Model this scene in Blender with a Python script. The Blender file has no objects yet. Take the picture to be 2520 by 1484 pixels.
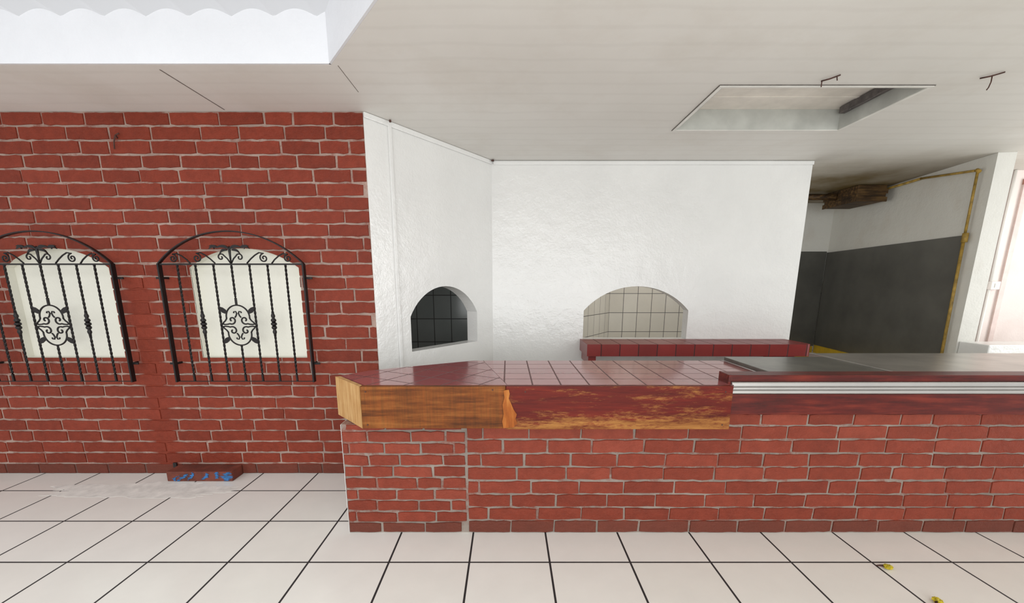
import bpy, bmesh, math, random
from mathutils import Vector, Matrix
random.seed(7)
S = bpy.context.scene
COL = S.collection
try:
    S.view_settings.view_transform = 'Standard'
except Exception:
    pass
PI = math.pi
H = 2.494          # ceiling height

# ------------------------------------------------------------------ helpers
def lin(c):
    r = []
    for v in c:
        v = v/255.0
        r.append(v/12.92 if v <= 0.04045 else ((v+0.055)/1.055)**2.4)
    return (r[0], r[1], r[2], 1.0)

class NT:
    def __init__(s, name):
        s.m = bpy.data.materials.new(name); s.m.use_nodes = True
        s.t = s.m.node_tree; s.n = s.t.nodes; s.l = s.t.links
        s.b = s.n['Principled BSDF']
        s.tc = s.n.new('ShaderNodeTexCoord')
    def new(s, t, **k):
        n = s.n.new(t)
        for a, v in k.items(): setattr(n, a, v)
        return n
    def link(s, a, b): s.l.new(a, b)
    def noise(s, scale, detail=4, vec=None, rough=.55):
        n = s.new('ShaderNodeTexNoise'); n.inputs['Scale'].default_value = scale
        n.inputs['Detail'].default_value = detail; n.inputs['Roughness'].default_value = rough
        s.link(vec or s.tc.outputs['Object'], n.inputs['Vector']); return n.outputs['Fac']
    def mapping(s, scale=(1,1,1), loc=(0,0,0), rot=(0,0,0), vec=None):
        n = s.new('ShaderNodeMapping')
        n.inputs['Scale'].default_value = scale; n.inputs['Location'].default_value = loc
        n.inputs['Rotation'].default_value = rot
        s.link(vec or s.tc.outputs['Object'], n.inputs['Vector']); return n.outputs['Vector']
    def ramp(s, fac, stops):
        n = s.new('ShaderNodeValToRGB'); e = n.color_ramp.elements
        while len(e) < len(stops): e.new(.5)
        for i, (p, c) in enumerate(stops):
            e[i].position = p; e[i].color = c if len(c) == 4 else lin(c)
        s.link(fac, n.inputs['Fac']); return n.outputs['Color']
    def mix(s, fac, a, b, mode='MIX'):
        n = s.new('ShaderNodeMix', data_type='RGBA', blend_type=mode)
        for v, i in ((fac, 0), (a, 6), (b, 7)):
            if isinstance(v, (int, float)): n.inputs[i].default_value = v
            elif isinstance(v, tuple): n.inputs[i].default_value = v
            else: s.link(v, n.inputs[i])
        return n.outputs[2]
    def math(s, op, a, b=0.0, c=0.0, clamp=False):
        n = s.new('ShaderNodeMath', operation=op); n.use_clamp = clamp
        for i, v in enumerate((a, b, c)):
            if isinstance(v, (int, float)): n.inputs[i].default_value = v
            else: s.link(v, n.inputs[i])
        return n.outputs[0]
    def sep(s, vec=None):
        n = s.new('ShaderNodeSeparateXYZ'); s.link(vec or s.tc.outputs['Object'], n.inputs[0]); return n.outputs
    def bump(s, h, strength=.3, dist=.01):
        n = s.new('ShaderNodeBump'); n.inputs['Strength'].default_value = strength
        n.inputs['Distance'].default_value = dist
        s.link(h, n.inputs['Height']); s.link(n.outputs['Normal'], s.b.inputs['Normal'])
    def col(s, c):
        if isinstance(c, tuple): s.b.inputs['Base Color'].default_value = c
        else: s.link(c, s.b.inputs['Base Color'])
    def rough(s, r, spec=.5, metal=0):
        if isinstance(r, (int, float)): s.b.inputs['Roughness'].default_value = r
        else: s.link(r, s.b.inputs['Roughness'])
        s.b.inputs['Specular IOR Level'].default_value = spec
        s.b.inputs['Metallic'].default_value = metal

def mat_plain(name, c, rough=.5, metal=0, var=.08, scale=9, bump=.15, bdist=.004, bscale=60, spec=.5):
    k = NT(name)
    n = k.noise(scale)
    c0 = tuple(max(0, v*(1-var)) for v in c); c1 = tuple(min(255, v*(1+var*.6)) for v in c)
    k.col(k.ramp(n, [(.3, c0), (.7, c1)])); k.rough(rough, spec, metal)
    if bump: k.bump(k.noise(bscale, 3), bump, bdist)
    return k.m

def mat_plaster(name, c, rough=.4, dirt=None, spec=.5, bs=.4):
    k = NT(name)
    base = k.ramp(k.noise(2.2, 5), [(.3, tuple(v*.97 for v in c)), (.7, c)])
    if dirt:
        f = k.math('MULTIPLY', k.ramp(k.noise(3.5, 6), [(.5, (0,0,0,1)), (.75, (1,1,1,1))]), .25)
        base = k.mix(f, base, lin(dirt))
    k.col(base); k.rough(rough, spec)
    h = k.math('ADD', k.noise(9, 5), k.math('MULTIPLY', k.noise(60, 3), .3))
    k.bump(h, bs, .012)
    return k.m

def mat_tile(name, cols, grout, w, h, mortar, axes='xy', loc=(0,0), rot=0, rough=.25, bump=.4, var_noise=.3, spec=.5, offset=0.0):
    k = NT(name)
    o = k.sep()
    cb = k.new('ShaderNodeCombineXYZ')
    ix = {'x':0,'y':1,'z':2}
    k.link(o[ix[axes[0]]], cb.inputs[0]); k.link(o[ix[axes[1]]], cb.inputs[1])
    v = k.mapping(loc=(loc[0], loc[1], 0), rot=(0,0,rot), vec=cb.outputs[0])
    b = k.new('ShaderNodeTexBrick'); b.offset = offset; b.squash = 1.0
    k.link(v, b.inputs['Vector'])
    b.inputs['Scale'].default_value = 1.0
    b.inputs['Brick Width'].default_value = w; b.inputs['Row Height'].default_value = h
    b.inputs['Mortar Size'].default_value = mortar; b.inputs['Mortar Smooth'].default_value = .1
    b.inputs['Color1'].default_value = lin(cols[0]); b.inputs['Color2'].default_value = lin(cols[1])
    b.inputs['Mortar'].default_value = lin(grout); b.inputs['Bias'].default_value = 0
    n = k.ramp(k.noise(5, 5), [(.3, (1-var_noise*.3,)*3+(1,)), (.7, (1,1,1,1))])
    k.col(k.mix(1.0, b.outputs['Color'], n, 'MULTIPLY'))
    inv = k.math('SUBTRACT', 1.0, b.outputs['Fac'])
    k.rough(k.math('ADD', k.math('MULTIPLY', b.outputs['Fac'], .5), rough), spec)
    k.bump(k.math('ADD', inv, k.math('MULTIPLY', k.noise(12, 2), .15)), bump, .003)
    return k.m

def mat_brick(name, stops, dark_z=.07):
    k = NT(name)
    g = k.new('ShaderNodeNewGeometry')
    c = k.ramp(g.outputs['Random Per Island'], stops)
    n = k.ramp(k.noise(16, 6, rough=.7), [(.25, (.74,.70,.66,1)), (.6, (1,1,1,1))])
    c = k.mix(1.0, c, n, 'MULTIPLY')
    chalk = k.ramp(k.noise(38, 6, rough=.75), [(.60, (0,0,0,1)), (.74, (1,1,1,1))])
    c = k.mix(k.math('MULTIPLY', chalk, .12), c, lin((180,130,106)))
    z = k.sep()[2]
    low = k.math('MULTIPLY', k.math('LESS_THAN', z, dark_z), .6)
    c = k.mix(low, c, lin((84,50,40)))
    k.col(c); k.rough(.6, .3)
    k.bump(k.math('ADD', k.noise(45, 5), k.math('MULTIPLY', k.noise(160, 2), .4)), .65, .008)
    return k.m

def mat_mortar(name, c, brickc, smear=False, dark_z=.07):
    k = NT(name)
    base = k.ramp(k.noise(7, 5), [(.35, tuple(v*.86 for v in c)), (.65, c)])
    f = k.ramp(k.noise(7.5, 7, rough=.78), [(.49, (0,0,0,1)), (.62, (1,1,1,1))])
    base = k.mix(k.math('MULTIPLY', f, .68), base, lin(brickc))
    o = k.sep()
    if smear:
        dx = k.math('ABSOLUTE', k.math('ADD', o[0], 2.575))
        m = k.math('MULTIPLY', k.math('SUBTRACT', .12, dx), 16, clamp=True)
        zz = k.math('LESS_THAN', o[2], 1.45)
        m = k.math('MULTIPLY', m, zz)
        base = k.mix(k.math('MULTIPLY', m, .95), base, lin(brickc))
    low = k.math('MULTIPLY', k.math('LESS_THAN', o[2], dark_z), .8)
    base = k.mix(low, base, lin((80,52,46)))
    k.col(base); k.rough(.8, .2); k.bump(k.noise(90, 4), .4, .004)
    return k.m

def mat_wood(name, a, b, c, bal=.5, rough=.35, scale=1.0, axis='x', saw=0.0, spec=.4):
    k = NT(name)
    sc = {'x': (1.3, 16, 16), 'y': (16, 1.3, 16), 'z': (16, 16, 1.3)}[axis]
    v = k.mapping(scale=tuple(s*scale for s in sc))
    f1 = k.noise(2.2, 7, vec=v, rough=.65)
    f2 = k.noise(3.0, 6, rough=.7)
    f = k.math('ADD', k.math('MULTIPLY', f1, .75), k.math('MULTIPLY', f2, .35))
    c_ = k.ramp(f, [(bal-.14, a), (bal, b), (bal+.14, c)])
    if saw:      # saw marks across the grain
        vs = k.mapping(scale=(60, 1, 2.5)); s_ = k.noise(1.6, 5, vec=vs, rough=.7)
        c_ = k.mix(saw, c_, k.ramp(s_, [(.35, (60,32,12)), (.65, (176,120,62))]), 'OVERLAY')
    k.col(c_)
    k.rough(rough, spec); k.bump(f1, .3, .004)
    return k.m

# ------------------------------------------------------------------ mesh helpers
def add_box(bm, x0, x1, y0, y1, z0, z1, mi=0, bev=0.0):
    vs = [bm.verts.new((x, y, z)) for x in (x0, x1) for y in (y0, y1) for z in (z0, z1)]
    fs = [(0,1,3,2), (4,6,7,5), (0,4,5,1), (2,3,7,6), (0,2,6,4), (1,5,7,3)]
    out = []
    for f in fs:
        q = bm.faces.new([vs[i] for i in f]); q.material_index = mi; out.append(q)
    if bev:
        es = list({e for f in out for e in f.edges})
        bmesh.ops.bevel(bm, geom=es, offset=bev, segments=2, affect='EDGES', profile=.6)
    return out

def add_prism(bm, pts, z0, z1, mi=0, plane='xy'):
    def p(a, b, c): return (a, b, c) if plane == 'xy' else (a, c, b)
    lo = [bm.verts.new(p(a, b, z0)) for a, b in pts]; hi = [bm.verts.new(p(a, b, z1)) for a, b in pts]
    fs = [bm.faces.new(lo[::-1]), bm.faces.new(hi)]
    n = len(pts)
    for i in range(n):
        j = (i+1) % n
        fs.append(bm.faces.new((lo[i], lo[j], hi[j], hi[i])))
    for f in fs: f.material_index = mi
    return fs

def add_tube(bm, pts, r, n=8, cap=True):
    pts = [Vector(p) for p in pts]
    rr = r if isinstance(r, (list, tuple)) else [r]*len(pts)
    rings = []; prev = None
    for i, p in enumerate(pts):
        t = (pts[min(i+1, len(pts)-1)] - pts[max(i-1, 0)])
        if t.length < 1e-9: t = Vector((0,0,1))
        t.normalize()
        if prev is None:
            a = Vector((0,1,0)) if abs(t.y) < .9 else Vector((1,0,0))
            u = (a - t*a.dot(t)).normalized()
        else:
            u = (prev - t*prev.dot(t)).normalized()
        prev = u; w = t.cross(u)
        rings.append([bm.verts.new(p + (u*math.cos(2*PI*k/n) + w*math.sin(2*PI*k/n))*rr[i]) for k in range(n)])
    for a, b in zip(rings, rings[1:]):
        for k in range(n):
            f = bm.faces.new((a[k], a[(k+1) % n], b[(k+1) % n], b[k])); f.smooth = True
    if cap:
        bm.faces.new(rings[0][::-1]); bm.faces.new(rings[-1])

def add_strip(bm, pts, w, y0, y1):
    n = len(pts); inn = []; out = []
    for i, (x, z) in enumerate(pts):
        a = pts[max(i-1, 0)]; b = pts[min(i+1, n-1)]
        t = Vector((b[0]-a[0], b[1]-a[1])).normalized(); nx, nz = -t.y*w/2, t.x*w/2
        inn.append((x-nx, z-nz)); out.append((x+nx, z+nz))
    V = lambda p, y: bm.verts.new((p[0], y, p[1]))
    A = [[V(p, y) for p in q] for q, y in ((inn, y0), (out, y0), (out, y1), (inn, y1))]
    for i in range(n-1):
        for k in range(4):
            a, b = A[k], A[(k+1) % 4]
            bm.faces.new((a[i], a[i+1], b[i+1], b[i]))
    bm.faces.new([A[k][0] for k in range(4)]); bm.faces.new([A[k][-1] for k in range(4)][::-1])

def add_lathe(bm, prof, cx, cy, n=12):
    rings = [[bm.verts.new((cx+r*math.cos(2*PI*k/n), cy+r*math.sin(2*PI*k/n), z)) for k in range(n)] for r, z in prof]
    for a, b in zip(rings, rings[1:]):
        for k in range(n):
            f = bm.faces.new((a[k], a[(k+1) % n], b[(k+1) % n], b[k])); f.smooth = True
    bm.faces.new(rings[0][::-1]); bm.faces.new(rings[-1])

def obj(name, bm, mats, parent=None, loc=(0,0,0), rotz=0, smooth=False):
    bmesh.ops.recalc_face_normals(bm, faces=bm.faces[:])
    me = bpy.data.meshes.new(name); bm.to_mesh(me); bm.free()
    if not isinstance(mats, (list, tuple)): mats = [mats]
    for m in mats: me.materials.append(m)
    o = bpy.data.objects.new(name, me); COL.objects.link(o)
    o.location = loc; o.rotation_euler = (0, 0, rotz)
    if parent: o.parent = parent
    return o

def struct(name, bm, mats, loc=(0,0,0), rotz=0):
    o = obj(name, bm, mats, None, loc, rotz); o['kind'] = 'structure'; return o

def tag(o, label, cat, group=None, kind=None):
    o['label'] = label; o['category'] = cat
    if group: o['group'] = group
    if kind: o['kind'] = kind
    return o

def thing(name, label, cat, loc=(0,0,0), rotz=0, group=None):
    o = bpy.data.objects.new(name, None); COL.objects.link(o); o.empty_display_size = .1
    o.location = loc; o.rotation_euler = (0, 0, rotz)
    return tag(o, label, cat, group)

def dup(root, loc, label):
    r = root.copy(); COL.objects.link(r); r.location = loc; r['label'] = label
    for ch in list(root.children):
        c = ch.copy(); COL.objects.link(c); c.parent = r
        for g in list(ch.children):
            d = g.copy(); COL.objects.link(d); d.parent = c
    return r

def cut(o, cutters):
    for c in cutters:
        m = o.modifiers.new('cut', 'BOOLEAN'); m.object = c; m.operation = 'DIFFERENCE'; m.solver = 'EXACT'
    bpy.context.view_layer.update()
    dg = bpy.context.evaluated_depsgraph_get()
    me = bpy.data.meshes.new_from_object(o.evaluated_get(dg))
    o.modifiers.clear(); old = o.data; o.data = me; me.name = o.name

def kill(os):
    for c in os: bpy.data.objects.remove(c, do_unlink=True)

def arch_pts(x0, x1, z0, zs, zt, n=22, p=1.0):
    hw = (x1-x0)/2; cx = (x0+x1)/2; rise = zt-zs
    R = (hw*hw+rise*rise)/(2*rise); cz = zt-R; a = math.asin(min(1, hw/R))
    if rise > hw: a = PI - a
    pts = [(x0, z0), (x1, z0)]
    for i in range(n+1):
        t = a - 2*a*i/n
        pts.append((cx+R*math.sin(t), cz+R*math.cos(t)))
    return pts

def add_bricks(bm, x0, x1, z0, z1, rh, L, gap, front, back, jit=.14, ch=.0022, mi=0, half=.12, rag=.0032):
    """hand-laid bricks with uneven edges, each a closed chamfered block"""
    z = z0; row = 0
    while z < z1-.02:
        zt = min(z+rh-gap, z1)
        x = x0 - random.uniform(0, L*.25) - (L*.5 if row % 2 else 0)
        dz = random.uniform(-.0015, .0015)
        while x < x1:
            l = L*random.uniform(1-jit, 1+jit)
            if random.random() < half: l *= .62
            a, b = max(x, x0), min(x+l-gap*random.uniform(.7, 1.3), x1)
            if b-a > .025:
                fr = front + random.uniform(-.001, .001)
                n = max(2, int((b-a)/.035)); tilt = random.uniform(-.003, .003)
                pts = []
                for i in range(n+1):
                    t = i/n; e = .004 if i in (0, n) else 0
                    pts.append((a+(b-a)*t, z+dz+tilt*t+e*.6+random.uniform(-rag, rag)))
                for i in range(n, -1, -1):
                    t = i/n; e = .004 if i in (0, n) else 0
                    pts.append((a+(b-a)*t, zt+dz+tilt*t-e*.6+random.uniform(-rag, rag)))
                pts = [(px+random.uniform(-rag, rag)*.8, max(.001, min(pz, z1))) for px, pz in pts]
                mx = (a+b)/2; mz = (z+zt)/2; sx = 1-2*ch/(b-a); sz = 1-2*ch/(zt-z)
                bk = [bm.verts.new((px, back, pz)) for px, pz in pts]
                ft = [bm.verts.new((mx+(px-mx)*sx, fr, mz+(pz-mz)*sz)) for px, pz in pts]
                fs = [bm.faces.new(ft), bm.faces.new(bk[::-1])]
                m = len(pts)
                for i in range(m):
                    j = (i+1) % m; fs.append(bm.faces.new((bk[i], bk[j], ft[j], ft[i])))
                for q in fs: q.material_index = mi
            x += l
        z += rh; row += 1

# ------------------------------------------------------------------ materials
M = {}
M['floor'] = mat_tile('floor_tiles', ((234,232,226),(231,229,222)), (40,38,39), .4157, .389, .0054, 'xy', (.1995, -1.939), rough=.18, bump=.25, var_noise=.15, spec=.5)
M['white'] = mat_plaster('white_gloss_paint', (234,234,232), .18, spec=.65, bs=.55)
M['white_dirty'] = mat_plaster('pale_painted_plaster', (220,219,213), .45, dirt=(182,164,144))
M['pink'] = mat_plaster('pinkish_plaster', (230,217,212), .6, dirt=(200,180,172))
M['niche'] = mat_plaster('niche_cream_paint', (233,231,219), .55)
M['well'] = mat_plaster('skylight_white_paint', (232,233,237), .6)
# ceiling
k = NT('ceiling_paint')
c = k.ramp(k.noise(1.1, 5), [(.3, (223,220,214)), (.7, (232,230,225))])
line = k.new('ShaderNodeTexWave'); line.bands_direction = 'Y'; line.inputs['Scale'].default_value = 2.4
line.inputs['Distortion'].default_value = 1.6; line.inputs['Detail'].default_value = 2
k.link(k.tc.outputs['Object'], line.inputs['Vector'])
c = k.mix(.06, c, k.ramp(line.outputs['Fac'], [(.0, (160,152,142)), (.2, (230,226,219))]), 'MIX')
st = k.ramp(k.noise(1.7, 6, rough=.65), [(.50, (0,0,0,1)), (.76, (1,1,1,1))])
c = k.mix(k.math('MULTIPLY', st, .22), c, lin((190,177,159)))
dist = k.new('ShaderNodeVectorMath', operation='DISTANCE'); k.link(k.tc.outputs['Object'], dist.inputs[0]); dist.inputs[1].default_value = (3.8, 5.5, H)
f = k.math('SUBTRACT', 1.6, k.math('MULTIPLY', dist.outputs['Value'], .78), clamp=True)
f = k.math('MULTIPLY', f, k.math('ADD', k.noise(2.5, 5), .36), clamp=True)
c = k.mix(f, c, lin((112,94,56)))  # smoke stain plus the kitchen's darkness, painted into the ceiling colour
k.col(c); k.rough(.55, .3)
k.bump(k.math('ADD', k.math('MULTIPLY', line.outputs['Fac'], .25), k.noise(30, 4)), .14, .004)
M['ceiling'] = k.m
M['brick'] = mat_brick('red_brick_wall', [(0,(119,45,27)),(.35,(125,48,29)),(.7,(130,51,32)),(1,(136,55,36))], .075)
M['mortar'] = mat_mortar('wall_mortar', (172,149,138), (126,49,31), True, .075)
M['brick2'] = mat_brick('red_brick_counter', [(0,(121,49,32)),(.35,(128,53,35)),(.7,(134,57,39)),(1,(142,64,46))], .075)
M['mortar2'] = mat_mortar('counter_mortar', (152,141,132), (128,55,38), False, .0)
M['iron'] = mat_plain('black_wrought_iron', (28,23,23), .45, .3, .15, 20, .2)
M['rust'] = mat_plain('rusty_iron', (80,52,44), .7, .2, .25, 40, .4)
M['topt'] = mat_tile('maroon_counter_tile', ((164,94,93),(156,86,87)), (98,62,61), .15, .15, .0046, 'xy', (.02, -2.165), rough=.13, bump=.12, var_noise=.3, spec=.6)
M['topt2'] = mat_tile('maroon_counter_tile_turned', ((162,92,92),(154,85,87)), (98,62,61), .17, .17, .0046, 'xy', (.02, -2.165), rot=.52, rough=.13, bump=.12, var_noise=.3, spec=.6)
M['shelft'] = mat_tile('maroon_shelf_tile', ((138,48,46),(126,42,41)), (70,24,25), .165, .4, .005, 'xz', (0,.3), rough=.25, bump=.3, var_noise=.5)
M['shelftop'] = mat_tile('maroon_shelf_top_tile', ((134,50,47),(126,44,42)), (84,32,31), .165, .165, .004, 'xy', (0,0), rough=.35, bump=.2, spec=.35)
M['ktile'] = mat_tile('kitchen_wall_tile', ((224,219,209),(218,212,201)), (96,93,90), .2, .27, .004, 'xz', (0,.06), rough=.12, bump=.3, var_noise=.2)
M['dtile'] = mat_tile('dark_wall_tile', ((104,109,108),(96,101,100)), (26,26,26), .2, .27, .005, 'xz', (.06,.06), rough=.15, bump=.3, var_noise=.3)
M['wood_a'] = mat_wood('worn_oak_board', (84,46,16), (130,76,28), (160,106,50), .55, .6, .8, saw=.35, spec=.25)
# red stained board with the stain rubbed through to yellow wood
k = NT('red_stained_board')
v = k.mapping(scale=(1.1, 14, 14)); g1 = k.noise(2.6, 7, vec=v, rough=.7)
base = k.ramp(g1, [(.3, (74,16,10)), (.55, (102,27,16)), (.75, (128,44,24))])
v2 = k.mapping(scale=(2.2, 5, 11), loc=(.4, 0, .1)); g2 = k.noise(2.3, 9, vec=v2, rough=.82)
o_ = k.sep()
low = k.math('MULTIPLY', k.math('SUBTRACT', .74, o_[2]), 1.7)       # more wear along the bottom edge
right = k.math('MULTIPLY', k.math('SUBTRACT', o_[0], .45), .06, clamp=True)
wear = k.ramp(k.math('ADD', k.math('ADD', g2, k.math('MAXIMUM', low, -.02)), right), [(.52, (0,0,0,1)), (.66, (1,1,1,1))])
k.col(k.mix(k.math('MULTIPLY', wear, .8), base, k.ramp(g1, [(.3, (132,78,32)), (.7, (188,136,70))])))
k.rough(.5, .22); k.bump(g1, .25, .004); M['wood_b'] = k.m
M['wood_e'] = mat_wood('bare_end_board', (142,102,56), (184,140,88), (204,166,114), .5, .55, axis='z', spec=.25)
M['wood_d'] = mat_wood('dark_red_board', (58,15,12), (88,23,17), (116,40,26), .55, .4, spec=.3)
M['splint'] = mat_wood('splintered_pine', (116,56,14), (156,84,26), (184,118,54), .5, .55, axis='z', spec=.25)
M['alu'] = mat_plain('ribbed_aluminium', (190,188,186), .36, .75, .03, 3, 0)
M['alu_dark'] = mat_plain('shadowed_groove', (84,80,78), .5, .3, .05, 3, 0)
M['steel_d'] = mat_plain('dark_steel', (116,114,107), .32, .5, .15, 6, .1)
M['steel_l'] = mat_plain('brushed_steel', (178,173,166), .3, .7, .12, 4, .1)
M['panel'] = mat_plain('grey_metal_panel', (94,93,88), .34, .15, .12, 3, .05)
M['yellow'] = mat_plain('yellow_pipe_paint', (158,128,56), .55, 0, .25, 20, .3)
M['yellowd'] = mat_plain('yellow_dado_paint', (196,164,48), .6, 0, .15, 5, .2)
M['crate'] = mat_wood('smoked_wood', (30,20,10), (66,46,22), (112,84,46), .54, .6)
M['recess'] = mat_plain('grey_metal', (186,187,181), .5, .0, .08, 6, .1)
M['recess_top'] = mat_plain('pale_hatch_lining', (234,228,219), .6, 0, .06, 6, .1)
M['rim_white'] = mat_plain('white_frame_paint', (232,230,224), .5, 0, .06, 6, .1)
M['gap_shade'] = mat_plain('frame_gap_shade', (92,86,80), .6, 0, .2, 30, .1)
M['socketgrey'] = mat_plain('dark_grey_holder', (96,90,88), .6, 0, .25, 22, .1)
M['brown'] = mat_plain('brown_block', (108,52,38), .75, 0, .25, 10, .35)
M['blue'] = mat_plain('blue_plastic', (48,104,158), .5, 0, .35, 30, .1)
M['dust'] = mat_plain('pale_dust', (222,219,213), .8, 0, .08, 14, .2)
M['yel2'] = mat_plain('yellow_petals', (192,172,28), .6, 0, .3, 60, .5)
M['plast'] = mat_plain('white_plastic', (236,234,230), .35, 0, .03, 5, 0)
M['black'] = mat_plain('black_plastic', (30,26,26), .4, 0, .1, 5, 0)
M['lintel'] = mat_plain('brown_pink_paint', (176,128,114), .6, 0, .12, 9, .1)
M['jamb'] = mat_plain('pale_pink_frame', (218,198,192), .5, 0, .06, 9, .1)
M['gap'] = mat_plain('dark_seam', (110,100,94), .9, 0, .2, 30, 0)
k = NT('translucent_roof_sheet')
k.col(lin((120,121,123))); k.rough(.6, .2)
k.b.inputs['Emission Color'].default_value = (.96,.97,1,1); k.b.inputs['Emission Strength'].default_value = .52  # daylight through the sheet put in as its own glow
M['sheet'] = k.m

# ------------------------------------------------------------------ the room
bm = bmesh.new(); add_box(bm, -6.5, 7, -3.5, 7, -.1, 0); struct('floor', bm, M['floor'])

bm = bmesh.new(); add_box(bm, -6.5, 7, -3.5, 7, H, H+.03)
ceil = struct('ceiling', bm, M['ceiling'])
SKY = [(-.895, 2.413), (-.18, 1.494), (-.18, -2.2), (-6.3, -2.2), (-6.3, 2.413)]
bm = bmesh.new(); add_prism(bm, SKY, H-.1, H+.2); c1 = obj('c', bm, M['ceiling'])
bm = bmesh.new(); add_box(bm, 1.2, 2.36, 2.65, 3.315, H-.1, H+.2); c2 = obj('c', bm, M['ceiling'])
cut(ceil, [c1, c2]); kill([c1, c2])
bm = bmesh.new()
ring = SKY; cx = sum(p[0] for p in ring)/5; cy = sum(p[1] for p in ring)/5
for i in range(5):
    a = Vector(ring[i]); b = Vector(ring[(i+1) % 5]); d = (b-a).normalized(); n = Vector((d.y, -d.x))
    if (a-Vector((cx, cy))).dot(n) < 0: n = -n
    q = [a-n*.012, b-n*.012, b-n*.0005, a-n*.0005]
    add_prism(bm, [(p.x, p.y) for p in q], H+.0002, H+.36)
struct('wall_skylight', bm, M['well'])
bm = bmesh.new(); nx = 33*12; rows = [2.5, 1.6, .5, -.8, -2.18]
g = []
for y in rows:
    g.append([bm.verts.new((-6.28+6.2*i/nx, min(y, 2.40), 2.700+.034*abs(math.cos(PI*(-6.28+6.2*i/nx)/.21)) + (2.5-y)*.035)) for i in range(nx+1)])
for a, b in zip(g, g[1:]):
    for i in range(nx):
        f = bm.faces.new((a[i], a[i+1], b[i+1], b[i])); f.smooth = True
struct('window_1', bm, M['sheet'])
bm = bmesh.new(); add_box(bm, -1.804, -1.798, 2.46, 2.97, H-.0015, H-.0002); struct('trim_1', bm, M['gap'])
bm = bmesh.new(); add_box(bm, -.865, -.862, 2.42, 2.72, H-.001, H-.0002); struct('trim_2', bm, M['gap'])

# brick wall with two arched niches
WY = 3.0
slots = [M['brick'], M['mortar'], M['niche']]
NI = [(-2.19, -1.44), (-3.465, -2.745)]
def niche_cutters():
    r = []
    for a, b in NI:
        bm = bmesh.new(); add_prism(bm, arch_pts(a, b, .893, 1.52, 1.648), -.1, .055, 2, 'xz')
        r.append(obj('c', bm, slots, None, (0, WY, 0)))
    return r
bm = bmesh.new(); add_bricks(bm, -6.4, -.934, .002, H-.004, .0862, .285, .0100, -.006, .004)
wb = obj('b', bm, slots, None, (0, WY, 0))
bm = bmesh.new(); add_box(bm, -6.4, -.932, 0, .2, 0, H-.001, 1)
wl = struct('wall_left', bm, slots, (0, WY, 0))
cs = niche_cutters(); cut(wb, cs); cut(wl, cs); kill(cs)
bm = bmesh.new(); bm.from_mesh(wl.data); bm.from_mesh(wb.data); bm.to_mesh(wl.data); bm.free(); kill([wb])

# angled white wall with arched hatch
A = Vector((-.932, 3.0)); B = Vector((-.146, 4.09)); AL = (B-A).length; ang = math.atan2(B.y-A.y, B.x-A.x)
bm = bmesh.new(); add_box(bm, 0, AL+.02, 0, .12, 0, H-.001)
wa = struct('wall_angled', bm, [M['white']], (A.x, A.y, 0), ang)
bm = bmesh.new(); add_prism(bm, arch_pts(.318, 1.110, .895, 1.165, 1.395), -.1, .3, 0, 'xz'); c = obj('c', bm, [M['white']], None, (A.x, A.y, 0), ang)
cut(wa, [c]); kill([c])
bm = bmesh.new(); add_box(bm, .19, .215, -.016, -.0005, .0, H-.002, 0, .003); struct('trim_3', bm, M['white'], (A.x, A.y, 0), ang)
bm = bmesh.new(); add_box(bm, .0, AL-.012, -.014, -.0005, H-.035, H-.002, 0, .004); struct('trim_4', bm, M['white'], (A.x, A.y, 0), ang)

# back white wall with arched hatch
BY = 4.09
bm = bmesh.new(); add_box(bm, -.146, 2.733, BY, BY+.12, 0, H-.001)
wk = struct('wall_back', bm, [M['white']])
bm = bmesh.new(); add_prism(bm, arch_pts(.727, 1.730, .892, 1.165, 1.393), BY-.1, BY+.3, 0, 'xz'); c = obj('c', bm, [M['white']])
cut(wk, [c]); kill([c])
bm = bmesh.new(); add_box(bm, -.13, 2.735, BY-.016, BY-.0005, H-.036, H-.006, 0, .004); struct('trim_5', bm, M['white'])

# kitchen behind
bm = bmesh.new(); add_box(bm, 0, 3.2, 0, .1, 0, H-.001); struct('wall_kitchen_back', bm, M['ktile'], (1.44, 6.08, 0))
bm = bmesh.new(); add_box(bm, 0, 1.42, -.012, -.001, 1.45, H-.002); struct('wall_kitchen_upper', bm, M['white_dirty'], (3.1, 6.08, 0))
p0 = Vector((.7, 4.95)); p1 = Vector((1.44, 6.08)); a2 = math.atan2(p1.y-p0.y, p1.x-p0.x)
bm = bmesh.new(); add_box(bm, 0, (p1-p0).length, 0, .1, 0, H-.001); struct('wall_kitchen_side', bm, M['ktile'], (p0.x, p0.y, 0), a2)
bm = bmesh.new(); add_box(bm, -2.6, .7, 0, .1, 0, H-.001); struct('wall_kitchen_dark', bm, M['dtile'], (0, 4.95, 0))
R0 = Vector((4.43, 6.08)); R1 = Vector((4.116, 3.85)); RL = (R1-R0).length; ra = math.atan2(R1.y-R0.y, R1.x-R0.x)
bm = bmesh.new(); add_box(bm, 0, RL, 0, .14, 0, H-.001); struct('wall_right', bm, M['white_dirty'], (R0.x, R0.y, 0), ra)
bm = bmesh.new(); add_box(bm, .02, RL-.25, -.006, -.0005, .0, .575); struct('baseboard_right', bm, M['yellowd'], (R0.x, R0.y, 0), ra)
bm = bmesh.new(); add_box(bm, 0, 1.3, -.02, -.0125, 0, .54); struct('baseboard_back', bm, M['yellowd'], (3.1, 6.08, 0))
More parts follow.
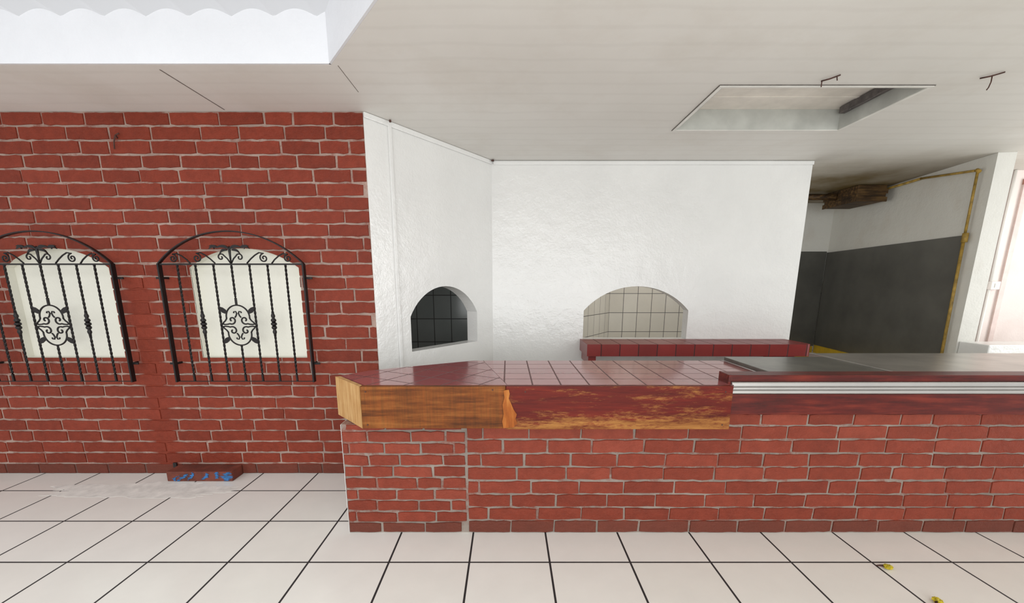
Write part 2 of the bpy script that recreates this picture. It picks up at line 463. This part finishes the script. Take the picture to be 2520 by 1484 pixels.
# side room at far right
bm = bmesh.new(); add_box(bm, 4.36, 5.02, 4.4, 4.5, 0, H-.001); struct('wall_right_far', bm, M['pink'])
bm = bmesh.new(); add_box(bm, 5.02, 6.6, 4.47, 4.55, 0, H-.001); struct('wall_right_end', bm, M['pink'])
bm = bmesh.new(); add_box(bm, 5.0, 6.2, 4.38, 4.46, 2.36, 2.41, 0); add_box(bm, 5.0, 5.05, 4.38, 4.46, 0, 2.36, 1); struct('door_1', bm, [M['lintel'], M['jamb']])
bm = bmesh.new(); add_box(bm, 4.13, 5.6, 3.60, 3.845, 0, .9, 0, .01); struct('wall_low_right', bm, M['white'])

# ------------------------------------------------------------------ bar counter
TOP = .887
bar = thing('bar_counter', 'long red brick bar counter with maroon tiled top and worn wooden edge boards', 'bar counter', (1.5, 2.4, 0))
def bp(name, bm, m, label=None):
    o = obj(name, bm, m, bar, (-1.5, -2.4, 0))
    if label: o['label'] = label
    return o
bm = bmesh.new()
add_box(bm, -.915, -.22, 2.211, 2.46, 0, .655, 1)
add_box(bm, -.22, 4.0, 2.211, 2.46, 0, .79, 1)
add_box(bm, -.917, -.9152, 2.206, 2.455, .0, .655, 2)
add_bricks(bm, -.913, -.238, .002, .655, .0690, .205, .0092, 2.205, 2.215, .2, .0022, 0, .1)
random.seed(12)
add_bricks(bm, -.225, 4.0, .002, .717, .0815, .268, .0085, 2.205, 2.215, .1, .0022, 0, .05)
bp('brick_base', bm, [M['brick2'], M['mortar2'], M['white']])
bm = bmesh.new()
add_prism(bm, [(-.002, 2.166), (1.19, 2.166), (1.19, 2.305), (1.50, 2.305), (1.50, 2.905), (-.172, 2.905)], TOP-.02, TOP)
bp('tiled_top', bm, M['topt'])
bm = bmesh.new()
add_prism(bm, [(-.755, 2.166), (-.004, 2.166), (-.174, 2.905), (-.24, 2.905), (-.853, 2.558), (-.968, 2.402)], TOP-.02, TOP)
bp('tiled_top', bm, M['topt2'], 'tiled end of the counter top set at an angle')
bm = bmesh.new()
add_prism(bm, [(-.755, 2.20), (1.5, 2.20), (1.5, 2.88), (-.24, 2.88), (-.84, 2.54), (-.93, 2.40)], .80, TOP-.021)
bp('top_slab', bm, M['mortar2'])
bm = bmesh.new(); add_box(bm, -.3, 4.0, 2.80, 2.86, 0, .80); bp('rear_panel', bm, M['white'])
bm = bmesh.new(); add_box(bm, -.769, -.012, 2.13, 2.165, .659, TOP, 0, .004); bp('edge_board', bm, M['wood_a'], 'golden brown worn wooden edge board')
bm = bmesh.new(); add_box(bm, -.0105, 1.169, 2.128, 2.165, .655, TOP+.002, 0, .004); bp('edge_board', bm, M['wood_b'], 'dark red stained edge board with paint rubbed off')
bm = bmesh.new()
pts = [(-.022, .868), (.004, .872), (.010, .85), (.004, .825), (.016, .80), (.030, .765), (.046, .74), (.040, .715), (.050, .69), (.028, .668), (-.024, .664), (-.030, .70), (-.022, .74), (-.028, .79), (-.018, .83)]
add_prism(bm, pts, 2.1215, 2.1275, 0, 'xz'); bp('splinter', bm, M['splint'], 'ragged strip of bare orange wood where two edge boards meet')
bm = bmesh.new()
add_prism(bm, [(-.769, 2.13), (-.769, 2.166), (-.965, 2.385), (-.995, 2.38)], .659, TOP); bp('end_board', bm, M['wood_e'], 'pale bare wooden board on the cut corner')
for x, z in ((-.74, .86), (-.74, .68), (.09, .86), (1.13, .86), (1.13, .68), (-.08, .87)):
    bm = bmesh.new(); add_tube(bm, [(x, 2.1285, z), (x, 2.1262, z)], .004, 8); bp('nail', bm, M['rust'])
bm = bmesh.new(); add_box(bm, 1.185, 4.0, 2.192, 2.30, .899, .934, 0, .004); add_box(bm, 1.172, 1.186, 2.19, 2.30, .832, .936, 0, .003); bp('rim_board', bm, M['wood_d'])
# ribbed strip: broad flats split by shallow grooves
bm = bmesh.new()
prof = [(2.204, .8985)]
zz = .8980
for i, hgt in enumerate((.024, .0155, .0195)):
    prof += [(2.183, zz), (2.179, zz-.004), (2.179, zz-hgt+.005), (2.183, zz-hgt), (2.188, zz-hgt), (2.188, zz-hgt-.0022)]
    zz -= hgt+.0022
prof = prof[:-2] + [(2.204, zz+.0022)]
lo = [bm.verts.new((1.188, y, z)) for y, z in prof]; hi = [bm.verts.new((4.0, y, z)) for y, z in prof]
for i in range(len(prof)):
    j = (i+1) % len(prof); f = bm.faces.new((lo[i], lo[j], hi[j], hi[i]))
    if prof[i][0] == 2.188 and prof[j][0] == 2.188: f.material_index = 1
bm.faces.new(lo); bm.faces.new(hi[::-1])
bp('metal_trim', bm, [M['alu'], M['alu_dark']], 'ribbed aluminium strip along the counter edge')
bm = bmesh.new(); add_box(bm, 1.175, 4.0, 2.188, 2.2035, .717, .831, 0, .003); bp('edge_board', bm, M['wood_d'], 'dark red board under the aluminium strip')
bm = bmesh.new(); add_box(bm, 1.503, 2.195, 2.302, 2.90, .89, .915, 0, .004); bp('steel_top', bm, M['steel_d'], 'dark sunken metal worktop panel')
bm = bmesh.new(); add_box(bm, 2.235, 4.0, 2.302, 3.05, .89, .917, 0, .004); bp('steel_top', bm, M['steel_l'], 'brushed metal worktop panel')
bm = bmesh.new(); add_box(bm, 2.197, 2.233, 2.302, 3.05, .88, .921, 0, .003); bp('divider', bm, M['steel_l'])

# ------------------------------------------------------------------ red tiled shelf under the hatch
sh = thing('tiled_shelf', 'maroon tiled shelf projecting from the white wall under the arched hatch', 'shelf', (1.68, BY, .79))
def sp(name, bm, m): return obj(name, bm, m, sh, (-1.68, -BY, -.79))
def shelf_outline(x0, x1, y0, y1, r):
    p = [(x0, y1), (x0, y0)]
    for i in range(9):
        t = -PI/2 + (PI/2)*i/8; p.append((x1-r+r*math.cos(t), y0+r+r*math.sin(t)))
    p.append((x1, y1)); return p
bm = bmesh.new(); add_prism(bm, shelf_outline(.70, 2.69, 3.70, BY-.001, .05), .785, .8895); sp('shelf_body', bm, M['shelft'])
bm = bmesh.new(); add_prism(bm, shelf_outline(.702, 2.688, 3.702, BY-.001, .05), .8896, .8915); sp('top_tiles', bm, M['shelftop'])
bm = bmesh.new(); add_box(bm, .72, .79, 3.74, BY-.001, .70, .7845, 0, .004); sp('support_bracket', bm, M['shelft'])
bm = bmesh.new(); add_box(bm, 2.5, 2.57, 3.74, BY-.001, .70, .7845, 0, .004); sp('support_bracket', bm, M['shelft'])

# ------------------------------------------------------------------ wrought iron grilles
def spiral(cx, cz, r0, r1, a0, a1, n=26):
    return [(cx+(r0+(r1-r0)*i/n)*math.cos(a0+(a1-a0)*i/n), cz+(r0+(r1-r0)*i/n)*math.sin(a0+(a1-a0)*i/n)) for i in range(n+1)]
def t3(pts): return [(x, 0, z) for x, z in pts]
gr = thing('window_grille', 'black wrought iron arched grille nearer the white angled wall, over an arched niche', 'window grille', (-1.86, 2.93, .73), 0, 'wrought iron grilles on the brick wall')
def gp(name, bm, parent=gr, m=None):
    return obj(name, bm, m or M['iron'], parent, (0, 0, -.73) if parent is gr else (0,0,0))
HW = .485
for s in (-1, 1):
    bm = bmesh.new(); add_box(bm, s*HW-.005, s*HW+.005, -.017, .017, .73, 1.545); gp('post', bm)
bm = bmesh.new()
ap = arch_pts(-HW, HW, 0, 1.545, 1.752, 28)[2:]
add_strip(bm, ap, .007, -.013, .013); gp('arch', bm)
bm = bmesh.new(); add_box(bm, -HW+.007, HW-.007, -.008, .008, 1.535, 1.545); gp('rail', bm)
bm = bmesh.new(); add_box(bm, -HW+.007, HW-.007, -.003, .003, .731, .736); gp('rail', bm)
def twisted(bm, x, z0, z1, s=.0056, tw=55):
    n = max(4, int((z1-z0)/.012)); rings = []
    for i in range(n+1):
        z = z0+(z1-z0)*i/n; a = PI/4 + (z-z0)*tw
        if z-z0 < .06: a = PI/4
        rings.append([bm.verts.new((x+s*1.414*math.cos(a+k*PI/2), s*1.414*math.sin(a+k*PI/2), z)) for k in range(4)])
    for a, b in zip(rings, rings[1:]):
        for k in range(4): bm.faces.new((a[k], a[(k+1) % 4], b[(k+1) % 4], b[k]))
    bm.faces.new(rings[0][::-1]); bm.faces.new(rings[-1])
SPB = .97/8
for i in range(1, 8):
    x = -HW + i*SPB
    if i == 4:
        for z0, z1 in ((.736, .993), (1.267, 1.535)):
            bm = bmesh.new(); twisted(bm, x, z0, z1); gp('bar', bm)
        continue
    bm = bmesh.new(); twisted(bm, x, .736, 1.535); b = gp('bar', bm)
    if i in (2, 6):
        bm = bmesh.new()
        prof = [(.008, 1.055)]
        for zc, rr in ((1.085, .013), (1.115, .017), (1.14, .019), (1.165, .017), (1.195, .013)):
            prof += [(.009, zc-.014), (rr, zc-.005), (rr, zc+.005), (.009, zc+.014)]
        prof += [(.008, 1.225)]
        add_lathe(bm, prof, x, 0, 12)
        o = obj('collar', bm, M['iron'], b)
def scroll(sx, x0, zc, r, tail):
    bm = bmesh.new()
    a = spiral(x0, zc, .004, r, 2*PI*1.7, PI*.5, 34)
    e = a[-1]
    path = a + [(e[0]+q[0], e[1]+q[1]) for q in tail]
    add_tube(bm, [(sx*px, 0, pz) for px, pz in path], .0048, 6); gp('scroll', bm)
for s in (-1, 1):
    scroll(s, .225, 1.580, .030, [(-.03, .005), (-.06, -.012), (-.09, -.036), (-.118, -.064)])
    scroll(s, .385, 1.578, .026, [(-.03, .005), (-.06, -.010), (-.09, -.034), (-.112, -.060)])
    bm = bmesh.new()
    path = [(.004, 1.548), (.02, 1.575), (.045, 1.60)] + spiral(.062, 1.585, .024, .005, PI*.75, -PI*1.3, 26)
    add_tube(bm, [(s*px, 0, pz) for px, pz in path], .0046, 6); gp('scroll', bm)
# small leaves in a row at the crown
for s in (-1, 1):
    bm = bmesh.new()
    n = 12
    for (L, w, a0, x0, z0) in ((.085, .0085, .10, .0, 1.640), (.06, .0065, -.45, .015, 1.632), (.06, .0075, -.12, .075, 1.648), (.035, .005, .5, .10, 1.640)):
        top = []; bot = []
        for i in range(n+1):
            t = i/n; ww = w*math.sin(PI*min(1, t**.7))+.0015; px = L*t; pz = .012*math.sin(PI*t)
            X = px*math.cos(a0)-pz*math.sin(a0); Z = px*math.sin(a0)+pz*math.cos(a0)
            top.append((s*(X+x0), Z+z0+ww)); bot.append((s*(X+x0), Z+z0-ww))
        poly = bot + top[::-1]
        if s < 0: poly = poly[::-1]
        add_prism(bm, poly, -.005, .005, 0, 'xz')
    gp('leaf', bm)
bm = bmesh.new(); add_tube(bm, [(0, 0, 1.545), (0, 0, 1.60), (0, 0, 1.635), (0, 0, 1.658)], [.005, .007, .009, .003], 8); gp('finial', bm)
# central ornament: two round hoops, four volutes back to back, four corner leaves
cz = 1.13
for sz in (1, -1):
    bm = bmesh.new(); r_ = .080; a_ = 1.70
    arc = [(r_*math.sin(-a_+2*a_*i/28), cz+sz*(.058+r_*math.cos(-a_+2*a_*i/28))) for i in range(29)]
    add_tube(bm, t3(arc), .0052, 6); gp('hoop', bm)
for sx in (-1, 1):
    for sz in (-1, 1):
        bm = bmesh.new()
        path = [(.0793, .048), (.090, .032), (.104, .020), (.1135, .006)]
        add_tube(bm, t3([(sx*a, cz+sz*b) for a, b in path]), .0050, 6)
        path = [(.1135, .010), (.095, .006), (.075, .008)] + spiral(.045, .037, .030, .006, -1.0, -PI*2.3, 30)
        add_tube(bm, t3([(sx*a, cz+sz*b) for a, b in path]), .0054, 6)
        gp('scroll', bm)
        bm = bmesh.new()
        path = [(.021, .054), (.012, .066), (.006, .082), (.012, .096), (.024, .094), (.026, .084)]
        add_tube(bm, t3([(sx*a, cz+sz*b) for a, b in path]), [.005, .005, .005, .0045, .0045, .0055], 6); gp('curl', bm)
        bm = bmesh.new()
        lp = [(.072, .090), (.080, .108), (.098, .122), (.124, .130), (.118, .106), (.104, .088), (.084, .080)]
        add_prism(bm, [(sx*a, cz+sz*b) for a, b in lp], -.004, .004, 0, 'xz'); gp('leaf', bm)
for s in (-1, 1):
    for z in (.86, 1.45):
        bm = bmesh.new(); add_box(bm, s*HW-.005, s*HW+.005, .017, .0625, z-.007, z+.007)
        add_box(bm, min(s*HW, s*(HW+.045)), max(s*HW, s*(HW+.045)), .010, .017, z-.007, z+.007); gp('bracket', bm)
dup(gr, (-3.145, 2.93, .73), 'black wrought iron arched grille cut by the left edge of the photo')

# ------------------------------------------------------------------ ceiling light housing
lh = thing('light_housing', 'empty rectangular recessed light housing open in the pale ceiling', 'light housing', (1.78, 2.98, H))
def lp_(name, bm, m): return obj(name, bm, m, lh, (-1.78, -2.98, -H))
x0, x1, y0, y1 = 1.202, 2.358, 2.652, 3.313; zt = 2.62
bm = bmesh.new()
add_box(bm, x0, x1, y1-.006, y1, H-.004, zt); add_box(bm, x0, x0+.006, y0, y1-.006, H-.004, zt); add_box(bm, x1-.006, x1, y0, y1-.006, H-.004, zt); add_box(bm, x0+.006, x1-.006, y0, y0+.006, H-.004, zt)
lp_('housing_side', bm, M['recess'])
bm = bmesh.new(); add_box(bm, x0, x1, y0, y1, zt+.0005, zt+.008)
for i in range(3): add_box(bm, x0+.02, x1-.02, y0+.1+.17*i, y0+.125+.17*i, zt-.006, zt)
lp_('housing_top', bm, M['recess_top'])
bm = bmesh.new()
for a in ((x0-.02, x1+.02, y1, y1+.02), (x0-.02, x1+.02, y0-.02, y0), (x0-.02, x0, y0, y1), (x1, x1+.02, y0, y1)):
    add_box(bm, a[0], a[1], a[2], a[3], H-.007, H-.0005)
lp_('frame', bm, M['rim_white'])
bm = bmesh.new()
for a in ((x0-.024, x1+.024, y1+.02, y1+.024), (x0-.024, x1+.024, y0-.024, y0-.02), (x0-.024, x0-.02, y0-.02, y1+.02), (x1+.02, x1+.024, y0-.02, y1+.02)):
    add_box(bm, a[0], a[1], a[2], a[3], H-.004, H-.0005)
lp_('frame_shadow_gap', bm, M['gap_shade'])  # dark strip paints in a shadow gap around the frame
bm = bmesh.new(); add_box(bm, 2.31, 2.351, 2.72, 3.26, 2.575, 2.616, 0, .004); add_tube(bm, [(2.335, 3.2, 2.58), (2.29, 3.12, 2.56), (2.305, 3.0, 2.565), (2.28, 2.9, 2.555), (2.33, 2.82, 2.58)], .006, 6)
lp_('lamp_holder', bm, M['socketgrey'])

# ------------------------------------------------------------------ ceiling hooks
def hook(x, y, L, label, drops):
    t = thing('ceiling_hook', label, 'hook', (x, y, H), 0)
    bm = bmesh.new(); add_tube(bm, [(-L/2, .035, -.005), (-L*.1, .0, -.009), (L/2, -.035, -.005)], .0035, 6); obj('plate', bm, M['rust'], t)
    for dx, dy, l, bend in drops:
        bm = bmesh.new(); add_tube(bm, [(dx, dy, -.004), (dx, dy, -l*.5), (dx+bend*.5, dy, -l*.85), (dx+bend, dy, -l)], .0028, 6); obj('prong', bm, M['rust'], t)
hook(1.731, 2.541, .052, 'rusty bent hook with two short prongs above the recessed light housing', [(-.024, .032, .035, 0), (.018, -.022, .026, .004)])
hook(2.563, 2.51, .056, 'rusty hook with one long prong in the ceiling at the far right', [(.0, .0, .075, -.015)])
bm = bmesh.new(); add_tube(bm, [(0, .0, 0), (0, -.014, .012), (-.010, -.02, -.03), (-.016, -.018, -.07)], .004, 6); add_tube(bm, [(0, 0, 0), (0, -.010, .016), (.026, -.015, .024)], .004, 6)
tag(obj('rusty_hook', bm, M['rust'], None, (-2.53, WY-.009, 2.335)), 'small rusty hook high on the red brick wall', 'hook')
bm = bmesh.new(); add_box(bm, -.012, .012, -.02, -.0005, -.012, 0, 0, .003); tag(obj('cable_clip', bm, M['rust'], None, (-.135, BY-.03, H-.004)), 'small brown clip at the top corner where two white walls meet', 'clip')
bm = bmesh.new(); add_box(bm, -.007, .007, -.014, 0, -.014, 0, 0, .003); tag(obj('cable_clip', bm, M['rust'], None, (A.x+.14, A.y+.135, H-.004)), 'tiny brown clip at the top of the strip on the angled white wall', 'clip')

# ------------------------------------------------------------------ kitchen things
bm = bmesh.new(); add_box(bm, .02, RL-.14, -.014, -.0065, .565, 1.845, 0, .002)
pn = obj('metal_panel', bm, M['panel'], None, (R0.x, R0.y, 0), ra); tag(pn, 'large dark grey metal panel on the right kitchen wall', 'wall panel')
bm = bmesh.new(); add_box(bm, 0, 1.308, -.022, -.0125, .545, 1.86, 0, .002)
pn = obj('metal_panel', bm, M['panel'], None, (3.1, 6.08, 0)); tag(pn, 'narrow dark grey metal panel on the rear kitchen wall beside the corner', 'wall panel')
gpipe = thing('gas_pipe', 'yellow gas pipe running under the ceiling and down the right kitchen wall', 'pipe', (4.10, 3.97, .58))
def pipe(name, pts, r):
    bm = bmesh.new(); add_tube(bm, [(x-4.10, y-3.97, z-.58) for x, y, z in pts], r, 8); return obj(name, bm, M['yellow'], gpipe)
pipe('pipe', [(4.385, 6.0, 2.462), (4.19, 4.60, 2.462)], .013)
pipe('pipe', [(4.19, 4.60, 2.462), (4.10, 3.98, 2.385)], .010)
pipe('pipe', [(4.10, 3.97, 2.39), (4.104, 3.97, 1.82)], .010)
pipe('pipe', [(4.104, 3.97, 1.82), (4.104, 3.95, .58)], .012)
pipe('valve', [(4.10, 3.96, 1.78), (4.10, 3.96, 1.86)], .022)
pipe('elbow', [(4.104, 3.985, 2.39), (4.10, 3.955, 2.37)], .016)
bxo = thing('extractor_box', 'smoke-browned box fixed under the kitchen ceiling beside the yellow pipe', 'extractor box', (4.10, 5.25, 2.30))
bm = bmesh.new(); add_box(bm, -.22, .10, -.25, .25, .02, .19, 0, .006); obj('body', bm, M['crate'], bxo)
for zz in (.015, .10):
    bm = bmesh.new(); add_box(bm, -.232, -.221, -.26, .26, zz, zz+.05, 0, .003); add_box(bm, -.232, .11, -.262, -.251, zz, zz+.05, 0, .003); obj('slat', bm, M['crate'], bxo)
bm = bmesh.new(); add_tube(bm, [(-.23, .05, .12), (-.5, .2, .15), (-.9, .45, .16)], .035, 10); obj('duct', bm, M['crate'], bxo)

sw = thing('light_switch', 'white light switch with a thin vertical conduit on the pinkish wall at far right', 'switch', (4.93, 4.40, 1.4))
bm = bmesh.new(); add_box(bm, -.045, .045, -.04, -.0005, -.04, .04, 0, .006); obj('switch_box', bm, M['plast'], sw)
bm = bmesh.new(); add_box(bm, -.015, .015, -.047, -.0405, -.022, .022, 0, .003); obj('rocker', bm, M['plast'], sw)
bm = bmesh.new(); add_tube(bm, [(-.033, -.014, .041), (-.033, -.014, 1.09)], .012, 8); obj('conduit', bm, M['plast'], sw)
bm = bmesh.new(); add_tube(bm, [(-.033, -.014, -.041), (-.033, -.014, -1.39)], .012, 8); obj('conduit', bm, M['plast'], sw)

# ------------------------------------------------------------------ bits at the foot of the brick wall and on the floor
lb = thing('low_box', 'low brown box with ragged slanting blue streaks at the foot of the brick wall', 'box', (-2.21, 2.93, 0))
bm = bmesh.new(); add_box(bm, -.275, .20, -.07, .058, 0, .075, 0, .006); obj('body', bm, M['brown'], lb)
rs = random.Random(9)
for i, (x, w0, z0, z1, sl) in enumerate(((-.215, .009, .004, .045, .02), (-.180, .013, .002, .060, .045), (-.105, .010, .012, .072, .015), (-.02, .011, .014, .066, .05), (.075, .012, .024, .074, .03), (.150, .024, .006, .074, .04))):
    bm = bmesh.new()
    n = 18; L = []; Rr = []
    for q in range(n+1):
        u = q/n
        w = w0*(.2+1.0*math.sin(PI*min(1, .1+u*.85)))*rs.uniform(.2, 1.7)
        zz = z0+(z1-z0)*u; xx = x+sl*u-.012*math.sin(u*4+i)+rs.uniform(-.007, .007)
        L.append(bm.verts.new((xx-w, -.0725, zz+rs.uniform(-.0015, .0015)))); Rr.append(bm.verts.new((xx+w, -.0725, zz+rs.uniform(-.0015, .0015))))
    for q in range(n): bm.faces.new((L[q], Rr[q], Rr[q+1], L[q+1]))
    o = obj('blue_streak', bm, M['blue'], lb); mo = o.modifiers.new('s', 'SOLIDIFY'); mo.thickness = .003; mo.offset = 0
bm = bmesh.new(); add_box(bm, -.013, .013, -.012, 0, -.022, .022, 0, .003); add_tube(bm, [(0, -.012, .005), (0, -.0135, .005)], .005, 8)
tag(obj('socket', bm, M['black'], None, (-2.515, WY-.0075, .068)), 'small black socket low on the brick wall by the brown box', 'socket')
bm = bmesh.new(); rnd = random.Random(4); n = 90
pp = []
for i in range(n):
    a = 2*PI*i/n; r = 1+.12*math.sin(a*5+1)+rnd.uniform(-.12, .12)
    pp.append((-2.56+.64*r*math.cos(a), 2.725+.115*r*math.sin(a)))
add_prism(bm, pp, .0003, .0012); tag(obj('dust_smear', bm, M['dust']), 'pale grey dust smear on the floor tiles in front of the brick wall', 'dust')
def flower(x, y, label, rz):
    t = thing('flower_head', label, 'flower', (x, y, 0), rz)
    bm = bmesh.new(); bmesh.ops.create_icosphere(bm, subdivisions=3, radius=.018)
    rr = random.Random(int(x*1000))
    for v in bm.verts:
        v.co *= 1+rr.uniform(-.3, .22); v.co.z = v.co.z*.55+.0115
        v.co.x *= 1.15; v.co.z = max(v.co.z, 0.0)
    obj('petals', bm, M['yel2'], t)
    bm = bmesh.new(); add_tube(bm, [(-.012, .01, .010), (-.028, .016, .008), (-.042, .02, .004)], [.006, .004, .003], 6); obj('stalk', bm, M['rust'], t)
flower(1.918, 1.888, 'yellow dried flower head lying on a grout line of the floor', 0)
flower(1.935, 1.655, 'yellow dried flower head at the bottom edge of the photo', 1.2)

# ------------------------------------------------------------------ lights
def area(name, loc, rot, sx, sy, power, col=(1,1,1)):
    l = bpy.data.lights.new(name, 'AREA'); l.shape = 'RECTANGLE'; l.size = sx; l.size_y = sy; l.energy = power; l.color = col
    o = bpy.data.objects.new(name, l); COL.objects.link(o); o.location = loc; o.rotation_euler = rot; return o
area('skylight_lamp', (-2.6, -.2, 2.66), (0, 0, 0), 4.2, 2.6, 60, (.97,.985,1))
area('window_fill', (.6, -3.0, 1.2), (math.radians(102), 0, 0), 6.0, 2.2, 148, (.985,1,.995))  # window light from behind, tilted up as added ceiling fill
area('side_window_lamp', (6.4, 2.2, 1.5), (math.radians(95), 0, math.radians(90)), 2.2, 1.6, 56, (.985,1,.995))
def point(name, loc, power, r=.2, col=(1,1,1)):
    l = bpy.data.lights.new(name, 'POINT'); l.energy = power; l.shadow_soft_size = r; l.color = col
    o = bpy.data.objects.new(name, l); COL.objects.link(o); o.location = loc
point('kitchen_fill', (2.0, 5.1, 2.0), 16, .25, (1,.985,.95))  # added dim fill so the kitchen tiles stay visible
point('store_fill', (-.3, 4.45, 2.2), 5, .15, (.97,1,1))  # added fill to lift the dark tiles behind the angled hatch
point('side_room_fill', (5.7, 3.7, 1.9), 9, .3, (1,.99,.97))  # added fill to brighten the walls of the side room
w = bpy.data.worlds.new('W'); S.world = w; w.use_nodes = True
w.node_tree.nodes['Background'].inputs[0].default_value = (.98, .995, 1, 1)
w.node_tree.nodes['Background'].inputs[1].default_value = .96

# ------------------------------------------------------------------ camera
F = 1040.0; p = math.atan(.208)
cd = bpy.data.cameras.new('camera'); cam = bpy.data.objects.new('camera', cd); COL.objects.link(cam)
cd.sensor_width = 36; cd.sensor_fit = 'HORIZONTAL'; cd.lens = F/2520*36
cam.location = (0, 0, 1.4); cam.rotation_euler = (PI/2 - p, 0, 0)
cd.shift_x = 10/2520; cd.shift_y = 177/2520; cd.clip_start = .05
S.camera = cam
